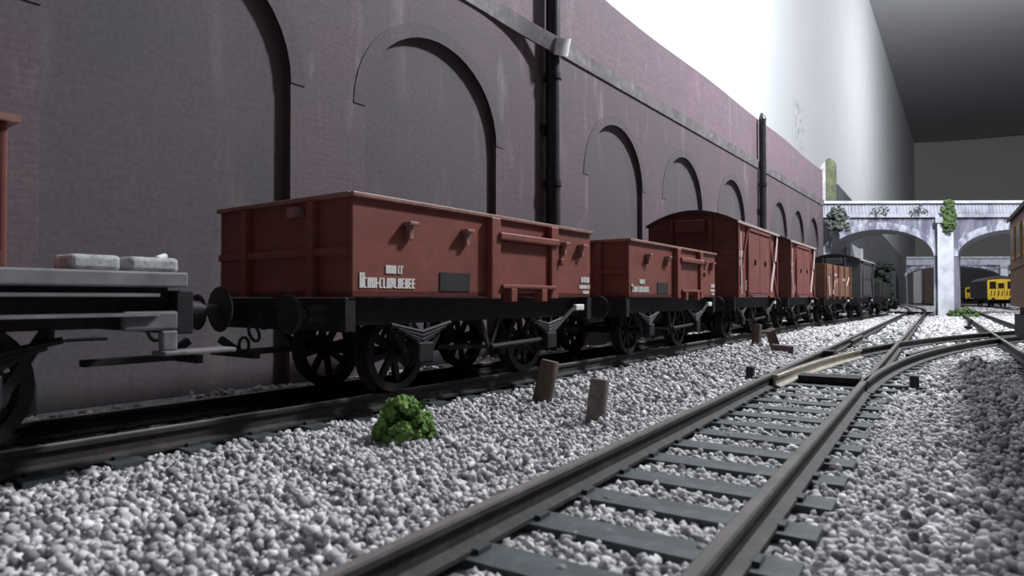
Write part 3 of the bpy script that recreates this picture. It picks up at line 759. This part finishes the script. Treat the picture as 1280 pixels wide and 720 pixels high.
def brake_van():
    o = thing('brake_van', (0, 0, 0), 0, 'brake van at the left edge, red cabin and grey end platform with pale blocks', 'wagon', 'goods train vehicles')
    L, W = 7.3, 2.44; zb = 1.17
    MB().box(-L / 2, L / 2, -W / 2 - .03, W / 2 + .03, zb + .05, zb + .17).build('platform', 'chassis_grey', o, bevel=.015)
    MB().box(-L / 2 + .1, L / 2 - .1, -W / 2 + .1, W / 2 - .1, zb - .05, zb + .05).build('frame_top', 'black_frame', o)
    zc = zb + .17
    MB().box(-2.5, 1.3, -1.18, 1.18, zc, zc + 1.95).build('cabin', 'van_side_planks', o, bevel=.02)
    q = MB()
    for s_ in (-1, 1): q.box(1.3, 2.42, *(sorted((s_ * 1.12, s_ * 1.2))), zc + .1, zc + .98)
    q.box(2.36, 2.44, -1.2, 1.2, zc, zc + .98)
    vr = q.build('veranda_wall', 'van_side_planks', o, bevel=.01)
    MB().box(2.34, 2.5, -1.24, 1.24, zc + .98, zc + 1.03).build('hand_rail', 'rim_worn', vr)
    for s_ in (-1, 1): MB().box(2.2, 2.27, s_ * 1.05 - .035, s_ * 1.05 + .035, zc, zc + 1.95).build('veranda_post', 'black_frame', o)
    arc = [(1.3 - 2.6 * k / 14, zc + 1.93 + .3 * (1 - ((k - 7) / 7) ** 2)) for k in range(15)]
    MB().extr(arc + [(y, z - .06) for y, z in arc[::-1]], -2.6, 2.55).build('roof', 'roof_dark', o)
    for s_ in (-1, 1):
        for z_, d_ in ((zb + .0, .08), (zb - .15, .09)):
            MB().box(-L / 2 + .2, L / 2 - .25, *(sorted((s_ * (W / 2 - .05), s_ * (W / 2 + d_)))), z_ - .025, z_).build('side_rail', 'chassis_grey', o)
        q = MB().box(3.15, 3.56, *(sorted((s_ * (W / 2 - .02), s_ * (W / 2 + .05)))), zb - .29, zb - .14)
        q.box(3.43, 3.56, *(sorted((s_ * (W / 2 - .02), s_ * (W / 2 + .05)))), zb - .46, zb - .29)
        tag(q.build('step_bracket', 'strip_grey', o, bevel=.02), 'pale grey step bracket')
        MB().box(3.42, 4.02, *(sorted((s_ * (W / 2 - .1), s_ * (W / 2 + .12)))), zb - .49, zb - .455).build('step_board', 'strip_grey', o, bevel=.01)
    for xa, xb in ((2.8, 3.16), (3.2, 3.6)):
        tag(MB().box(xa + .02, xb, -1.2, -.85, zc, zc + .115).build('ballast_block', 'concrete_block', o, bevel=.03), 'pale concrete block on the end platform')
    for s_ in (-1, 1):
        MB().tube([(3.5, s_ * 1.05, zc), (3.5, s_ * 1.05, zc + .12), (3.58, s_ * 1.0, zc + .14)], .025, 8).build('lamp_iron', 'strip_white', o)
    underframe(o, L, W, 4.6, 2.2, zb=1.2, lever=False)
    return o

GAP = 1.42
wag = mineral_wagon(); stand(wag, 2.51); wag['label'] = 'nearest and largest bauxite red mineral wagon, middle left of the photo'
w2 = copy_tree(wag); stand(w2, 9.01); w2['label'] = 'smaller-looking red mineral wagon coupled between the largest wagon and the goods vans'
van = goods_van(); stand(van, 15.8); van['label'] = 'nearer red goods van with arched roof, showing its whole planked end'
v2 = copy_tree(van); stand(v2, 23.01); v2['label'] = 'farther red goods van, just behind the brown open wagon'
v2['label'] = 'farther red goods van, between the nearer van and the brown open wagon'
ow = open_wagon(); stand(ow, 30.03); ow['label'] = 'brown open wagon with white diagonal marks, ahead of the two red vans'
gv = goods_van('van_grey', 'van_grey', False); stand(gv, 37.78); gv['label'] = 'dark grey goods van with black arched roof, near the bridge'
bw = open_wagon('black_panel', 1.0, white=False); stand(bw, 45.2); bw['label'] = 'low black open wagon at the far end of the goods train, by the bridge'
bv = brake_van(); stand(bv, -5.35)

# unit with yellow ends beyond the bridge
def unit_coach(L=14.0):
    o = thing('unit_coach', (0, 0, 0), 0, 'x', 'train', 'yellow-ended unit coaches')
    W, zb, ze = 2.75, 1.05, 3.25
    arc = [(W / 2 - W * k / 16, ze + .55 * (1 - abs((k - 8) / 8) ** 2.3)) for k in range(17)]
    MB().extr([(W / 2, zb), (W / 2 + .02, ze)] + arc[1:-1] + [(-W / 2 - .02, ze), (-W / 2, zb)], -L / 2, L / 2 - .05).build('body', 'unit_dark', o)
    MB().extr([(y * 1.02, z + .03) for y, z in arc] + [(y * 1.02, z - .06) for y, z in arc[::-1]], -L / 2 + .1, L / 2 - .1).build('roof', 'roof_dark', o)
    xe = -L / 2
    f = MB().extr([(W / 2 - .02, zb - .15), (W / 2, ze)] + [(y * .97, ze + (z - ze) * .25) for y, z in arc[1:-1]] + [(-W / 2, ze), (-W / 2 + .02, zb - .15)], xe - .12, xe).build('cab_front', 'unit_yellow', o, bevel=.03)
    for y0, y1, z0, z1 in ((.5, 1.15, 2.2, 3.1), (-.28, .28, 2.25, 2.9), (-1.22, -.62, 2.2, 3.1)):
        MB().box(xe - .15, xe - .1, y0, y1, z0, z1).build('cab_window', 'glass_dark', f)
    for y0 in (-.34, .34): MB().box(xe - .16, xe - .1, y0 - .03, y0 + .03, zb, 3.0).build('gangway_edge', 'coach_ochre', f)
    q = MB()
    for yy in (-.9, -.62, -.15, .2, .62, .95): q.tube([(xe - .18, yy, 2.0), (xe - .24, yy + .05, 1.6), (xe - .18, yy + .1, 1.35)], .05, 6)
    q.build('jumper_hose', 'black_frame', f)
    for s_ in (-1, 1):
        for k in range(6): MB().box(-L / 2 + 1.5 + k * 1.9, -L / 2 + 2.7 + k * 1.9, *(sorted((s_ * (W / 2 + .0), s_ * (W / 2 + .02)))), 2.15, 2.9).build('side_window', 'glass_dark', o)
        MB().tube([(xe - .1, s_ * .85, .95), (xe - .55, s_ * .85, .95), (xe - .58, s_ * .85, .95)], [.1, .08, .2], 12).build('buffer', 'black_frame', o)
    MB().box(-L / 2 + .3, L / 2 - .3, -1.0, 1.0, .75, zb).build('underframe', 'black_frame', o)
    for xb in (-L / 2 + 2.9, L / 2 - 2.9):
        b = MB().box(xb - 1.7, xb + 1.7, -1.05, -.9, .4, .85).box(xb - 1.7, xb + 1.7, .9, 1.05, .4, .85).box(xb - .2, xb + .2, -1, 1, .45, .8).build('bogie', 'black_frame', o)
        for xx in (xb - 1.2, xb + 1.2):
            q = MB(); ring(q, xx, .635, .46, 0, .46, .13); ring(q, xx, -.635, .46, 0, .46, .13); q.tube([(xx, -.8, .46), (xx, .8, .46)], .07, 8)
            q.build('wheelset', 'wheel_metal', b)
    return o
def on_path(path, dist):
    acc = 0
    for (x0, y0, h0), (x1, y1, h1) in zip(path, path[1:]):
        L = math.hypot(x1 - x0, y1 - y0)
        if acc + L >= dist:
            f = (dist - acc) / L; return (x0 + (x1 - x0) * f, y0 + (y1 - y0) * f, h0)
        acc += L
uc = unit_coach(); x, y, h = on_path(p5, 30.0); uc.location = (x, y, RAIL + .003); uc.rotation_euler = (0, 0, pi / 2 - h)
uc['label'] = 'nearer dark coach with bright yellow cab end beyond the bridge'
del uc['group']
p7 = [(97.0 + sin(R(30)) * i, 137.0 + cos(R(30)) * i, R(30)) for i in range(36)]
r7 = thing('distant_track', (0, 0, 0), 0, 'short far track under the small distant train', 'track')
rail(p7, GAUGE / 2, r7); rail(p7, -GAUGE / 2, r7)
u2 = copy_tree(uc); x, y, h = on_path(p7, 14.0); u2.location = (x, y, RAIL + .003); u2.rotation_euler = (0, 0, pi / 2 - h)
u2['label'] = 'small distant dark coach with a yellow end, left of the nearer yellow-fronted coach'

# brown coach at the right edge
bc = thing('brown_coach', (0, 0, 0), 0, 'brown coach with ochre windows cut off by the right edge of the photo', 'train')
L, W = 12.0, 2.0; zb, ze = .95, 2.78
arc = [(W / 2 - W * k / 14, ze + .36 * (1 - ((k - 7) / 7) ** 2)) for k in range(15)]
MB().extr([(W / 2, zb)] + arc + [(-W / 2, zb)], -L / 2, L / 2).build('body', 'coach_brown', bc, bevel=.06)
MB().extr([(y * 1.05, z + .03) for y, z in arc] + [(y * 1.05, z - .05) for y, z in arc[::-1]], -L / 2 - .03, L / 2 + .03).build('roof', 'roof_dark', bc)
for s_ in (-1, 1):
    MB().box(-L / 2, L / 2, *(sorted((s_ * W / 2, s_ * (W / 2 + .03)))), 1.72, 1.8).build('waist_rail', 'coach_brown', bc)
    for k in range(10):
        f = MB().box(-L / 2 + .35 + k * 1.15, -L / 2 + 1.05 + k * 1.15, *(sorted((s_ * (W / 2 - .02), s_ * (W / 2 + .03)))), 1.9, 2.55).build('window_frame', 'coach_ochre', bc, bevel=.01)
        MB().box(-L / 2 + .45 + k * 1.15, -L / 2 + .95 + k * 1.15, *(sorted((s_ * (W / 2), s_ * (W / 2 + .035)))), 1.98, 2.48).build('window_pane', 'glass_dark', f)
MB().box(-L / 2 + .1, L / 2 - .1, -.85, .85, .7, zb).build('underframe', 'black_frame', bc)
for xb in (-L / 2 + 1.6, L / 2 - 1.6):
    b = MB().box(xb - 1.4, xb + 1.4, -.95, -.85, .35, .8).box(xb - 1.4, xb + 1.4, .85, .95, .35, .8).build('bogie', 'black_frame', bc)
    for xx in (xb - .95, xb + .95):
        q = MB(); ring(q, xx, .625, .45, 0, .45, .12); ring(q, xx, -.625, .45, 0, .45, .12); q.tube([(xx, -.85, .45), (xx, .85, .45)], .06, 8)
        q.build('wheelset', 'wheel_metal', b)
for y_ in (-.6, .6): MB().tube([(L / 2, y_, .95), (L / 2 + .4, y_, .95), (L / 2 + .44, y_, .95)], [.1, .07, .19], 12).build('buffer', 'black_frame', bc)
x, y = on_line(TH, -2.3, 17.6 - L / 2); bc.location = (x, y, RAIL + .003); bc.rotation_euler = (0, 0, R(90 - TH))

# ------------------------------------------------------------------ ballast stones
def stones():
    rng = np.random.default_rng(5)
    phi = (1 + 5 ** .5) / 2
    V = np.array([(-1, phi, 0), (1, phi, 0), (-1, -phi, 0), (1, -phi, 0), (0, -1, phi), (0, 1, phi), (0, -1, -phi), (0, 1, -phi), (phi, 0, -1), (phi, 0, 1), (-phi, 0, -1), (-phi, 0, 1)], float)
    V /= np.linalg.norm(V[0])
    F = np.array([(0, 11, 5), (0, 5, 1), (0, 1, 7), (0, 7, 10), (0, 10, 11), (1, 5, 9), (5, 11, 4), (11, 10, 2), (10, 7, 6), (7, 1, 8), (3, 9, 4), (3, 4, 2), (3, 2, 6), (3, 6, 8), (3, 8, 9), (4, 9, 5), (2, 4, 11), (6, 2, 10), (8, 6, 7), (9, 8, 1)])
    pts = []
    h = R(34.5); su, cu = sin(h), cos(h)
    for y0, y1, sp_, r in ((1.6, 8.5, .050, .034), (8.5, 18, .080, .050), (18, 48, .16, .088), (48, 90, .34, .17)):
        xs_ = np.arange(-.95 * y1 - 2, .95 * y1 + 4, sp_); ys = np.arange(y0, y1, sp_)
        X, Y = np.meshgrid(xs_, ys); X = X.ravel() + rng.uniform(-.5, .5, X.size) * sp_; Y = Y.ravel() + rng.uniform(-.5, .5, Y.size) * sp_
        d = -X * cu + Y * su
        k = (np.abs(X) < .92 * Y + 1.0) & (d > (-9 if y0 < 40 else -22)) & (d < 8.3)
        X, Y = X[k], Y[k]
        pts.append(np.c_[X, Y, np.full(X.size, r)])
        if y0 < 18:
            j = rng.random(X.size) < .22
            q = np.c_[X[j] + rng.normal(0, sp_ * .4, j.sum()), Y[j] + rng.normal(0, sp_ * .4, j.sum()), np.full(j.sum(), -r)]
            pts.append(q)
    P = np.concatenate(pts); lay2 = P[:, 2] < 0; P[:, 2] = np.abs(P[:, 2])
    # keep rails and most sleepers clear
    cell = {}
    for x, y in RAILPTS: cell.setdefault((int(x // 1), int(y // 1)), []).append((x, y))
    ri = np.array(RAILPTS)
    ok = np.ones(len(P), bool); inner = np.zeros(len(P), bool)
    ix = np.floor(P[:, 0]).astype(int); iy = np.floor(P[:, 1]).astype(int)
    order = np.lexsort((iy, ix)); keys = ix[order] * 100000 + iy[order]
    ub, st = np.unique(keys, return_index=True); st = list(st) + [len(keys)]
    for a, b in zip(st, st[1:]):
        idx = order[a:b]; cx_, cy_ = ix[idx[0]], iy[idx[0]]
        near = [p for i in (-1, 0, 1) for j in (-1, 0, 1) for p in cell.get((cx_ + i, cy_ + j), ())]
        if near:
            # distance to the polyline samples, spaced 0.25-0.4 m apart
            N = np.array(near); D = np.hypot(P[idx, None, 0] - N[None, :, 0], P[idx, None, 1] - N[None, :, 1])
            o2 = np.argsort(D, axis=1)[:, :1]
            dm = D.min(axis=1)
            inner[idx] = dm < .70
    for x, y, hh, l, rgt in SLEEP:
        k = np.nonzero((np.abs(P[:, 0] - x) < 1.9) & (np.abs(P[:, 1] - y) < 1.9))[0]
        if not len(k): continue
        dx, dy = P[k, 0] - x, P[k, 1] - y
        a = dx * cos(hh) - dy * sin(hh); b = dx * sin(hh) + dy * cos(hh)
        cov = (np.abs(b) < .135 + P[k, 2] * .35) & (a > -l - .03) & (a < rgt + .03) & (rng.random(len(k)) < .95)
        ok[k[cov]] = False
        railclear = (np.abs(b) < .36) & ((np.abs(a - .625) < .085 + P[k, 2] * .9) | (np.abs(a + .625) < .085 + P[k, 2] * .9))
        ok[k[railclear]] = False
    # stones clear of the curved road too
    for path in (dp, p6):
        for x, y, hh in path:
            k = np.nonzero((np.abs(P[:, 0] - x) < 1.2) & (np.abs(P[:, 1] - y) < 1.2))[0]
            if not len(k): continue
            dx, dy = P[k, 0] - x, P[k, 1] - y
            a = dx * cos(hh) - dy * sin(hh); b = dx * sin(hh) + dy * cos(hh)
            ok[k[(np.abs(b) < .3) & ((np.abs(a - .625) < .1 + P[k, 2] * .8) | (np.abs(a + .625) < .1 + P[k, 2] * .8))]] = False
    P, lay2, inner = P[ok], lay2[ok], inner[ok]
    n = len(P); r = P[:, 2] * rng.uniform(.7, 1.3, n)
    z = np.where(inner, -.045, -.02) + rng.uniform(-.012, .012, n) + np.where(lay2, r * .9, 0) * np.where(inner, .5, 1)
    lump = .02 * np.sin(P[:, 0] * 2.1) * np.sin(P[:, 1] * 1.7 + P[:, 0]) + .015 * np.sin(P[:, 0] * 5 + P[:, 1] * 4)
    z = z + np.where(inner, 0, lump)
    A = rng.normal(size=(n, 3, 3)); Q, _ = np.linalg.qr(A)
    sc = rng.uniform(.65, 1.15, (n, 1, 3)); jit = rng.uniform(.58, 1.25, (n, 12, 1))
    W_ = (V[None] * jit * sc) @ Q * r[:, None, None]
    W_[:, :, 0] += P[:, 0, None]; W_[:, :, 1] += P[:, 1, None]; W_[:, :, 2] += z[:, None]
    vs = W_.reshape(-1, 3).astype(np.float32); fs = (F[None] + (np.arange(n) * 12)[:, None, None]).reshape(-1).astype(np.int32)
    me = bpy.data.meshes.new('ballast'); me.vertices.add(len(vs)); me.vertices.foreach_set('co', vs.ravel())
    nf = len(fs) // 3; me.loops.add(len(fs)); me.loops.foreach_set('vertex_index', fs)
    me.polygons.add(nf); me.polygons.foreach_set('loop_start', np.arange(0, len(fs), 3, dtype=np.int32)); me.polygons.foreach_set('loop_total', np.full(nf, 3, np.int32))
    me.update(calc_edges=True); me.materials.append(MATS['ballast_stone'])
    o = bpy.data.objects.new('ballast', me); C.objects.link(o)
    tag(o, 'loose pale grey stone ballast spread around all the tracks', 'ballast', kind='stuff')
stones()

# ------------------------------------------------------------------ small things on the ballast
def post(name, x, y, r, hgt, lean, ang, mat, label, square=False, z0=-.08):
    q = MB(); n = 6 if square else 12
    q.tube([(0, 0, 0), (0, 0, hgt * .5), (0, 0, hgt - .02), (0, 0, hgt)], [r * 1.06, r, r * .98, r * .9], n)
    o = q.build(name, mat, smooth=not square); o.location = (x, y, z0)
    o.rotation_euler = (lean * cos(ang), lean * sin(ang), RND.uniform(0, 1)); return tag(o, label, 'post', 'short posts stuck in the ballast')
post('wooden_post', .36, 8.35, .125, .62, R(12), R(70), 'stump_brown', 'brown leaning post in the ballast between the green bush and the greyish post')
post('wooden_post', .88, 7.05, .105, .54, R(8), R(80), 'stump_grey', 'greyish brown post in the ballast, nearest the camera of the four posts')
post('wooden_post', 6.72, 18.1, .125, .68, R(9), R(80), 'stump_brown', 'thin brown post with a pale lump at its foot, in front of the red vans', True)
post('wooden_post', 6.5, 16.1, .13, .62, R(-28), R(95), 'stump_brown', 'brown post tilted to the left over a lying brown block', True, 0.0)
o = MB().box(-.24, .24, -.14, .14, 0, .26).build('wooden_block', 'stump_brown', bevel=.04); o.location = (6.4, 15.6, -.05); o.rotation_euler = (0, R(5), R(-15))
tag(o, 'brown block lying in the ballast under the tilted post', 'block')
q = MB().box(-.5, .5, -.1, .1, -.05, .03); q.box(-.1, .1, -.1, .1, .03, .16); q.bar((0, 0, .1), (.16, 0, .42), .09)
o = q.build('point_lever', 'black_panel', bevel=.01); o.location = (18.9, 27.2, .0); o.rotation_euler = (0, 0, R(10)); tag(o, 'small black point lever on the stones before the bridge pier', 'lever')
def clump(name, mat, pts, r, parent=None, sq=1.0, seed=0):
    """Foam foliage: ragged lumps at the given points."""
    rr = random.Random(seed); q = MB()
    import bmesh
    bm = bmesh.new(); bmesh.ops.create_icosphere(bm, subdivisions=2, radius=1); bm.verts.ensure_lookup_table()
    V = [v.co.copy() for v in bm.verts]; F = [tuple(v.index for v in f.verts) for f in bm.faces]; bm.free()
    for p in pts:
        s_ = r * rr.uniform(.6, 1.25)
        q.add([(p[0] + v.x * s_ * (k := rr.uniform(.6, 1.3)), p[1] + v.y * s_ * k, p[2] + v.z * s_ * k * sq) for v in V], F)
    return q.build(name, mat, parent)
def dome(n, rx, ry, rz, seed, fill=.75):
    rr = random.Random(seed); out = []
    while len(out) < n:
        x, y, z = rr.uniform(-1, 1), rr.uniform(-1, 1), rr.uniform(0, 1)
        d = x * x + y * y + z * z
        if fill ** 2 * .4 < d < 1: out.append((x * rx, y * ry, z * rz))
    return out
o = clump('lump_of_stone', 'stump_grey', dome(10, .2, .2, .1, 2), .08); o.location = (6.6, 17.75, -.04); tag(o, 'pale lump of stone at the foot of the thin brown post', 'stone')
o = clump('bush', 'foam_green', dome(320, .29, .27, .44, 4), .045); o.location = (-1.03, 6.25, -.06); tag(o, 'bright green foam bush beside the train track', 'bush')
o = clump('weeds', 'ivy_green', dome(120, 1.05, .5, .75, 5), .13, sq=.8); o.location = (31.1, 45.3, -.06); tag(o, 'low green weeds at the foot of the bridge pier', 'plant')
rr = random.Random(8)
o = clump('ivy', 'ivy_green', [(rr.uniform(-.45, .45) * (1 - .3 * abs(z - .9)), rr.uniform(-.1, .15), z) for z in [rr.uniform(-.15, 1.9) for _ in range(110)]], .14)
o.location = (30.55, 45.75, 6.15); tag(o, 'green ivy hanging down the top of the bridge pier', 'plant')
o = clump('weeds', 'weed_grey', dome(110, .75, .4, 1.7, 9), .15); o.location = (22.6, 45.5, 6.0); tag(o, 'grey green growth on the left end of the bridge against the brick wall', 'plant')
for sx, ss in ((26.0, 1), (28.6, 2)):
    o = clump('weeds', 'weed_grey', dome(40, .75, .06, .75, 20 + ss), .055); o.location = (sx, 46.1 - .0 * ss, 7.12)
    tag(o, ['faint grey creeper on the parapet above the left part of the arch', 'faint grey creeper on the parapet above the right part of the arch'][ss - 1], 'plant')
o = clump('tree', 'tree_dark', [(rr.gauss(0, .3), rr.gauss(0, .3), rr.uniform(0, 1) ** .9 * 4.4) for _ in range(140)], .24); o.location = (33.3, 58.6, 0); tag(o, 'dark green bushy tree beyond the left bridge arch', 'tree')
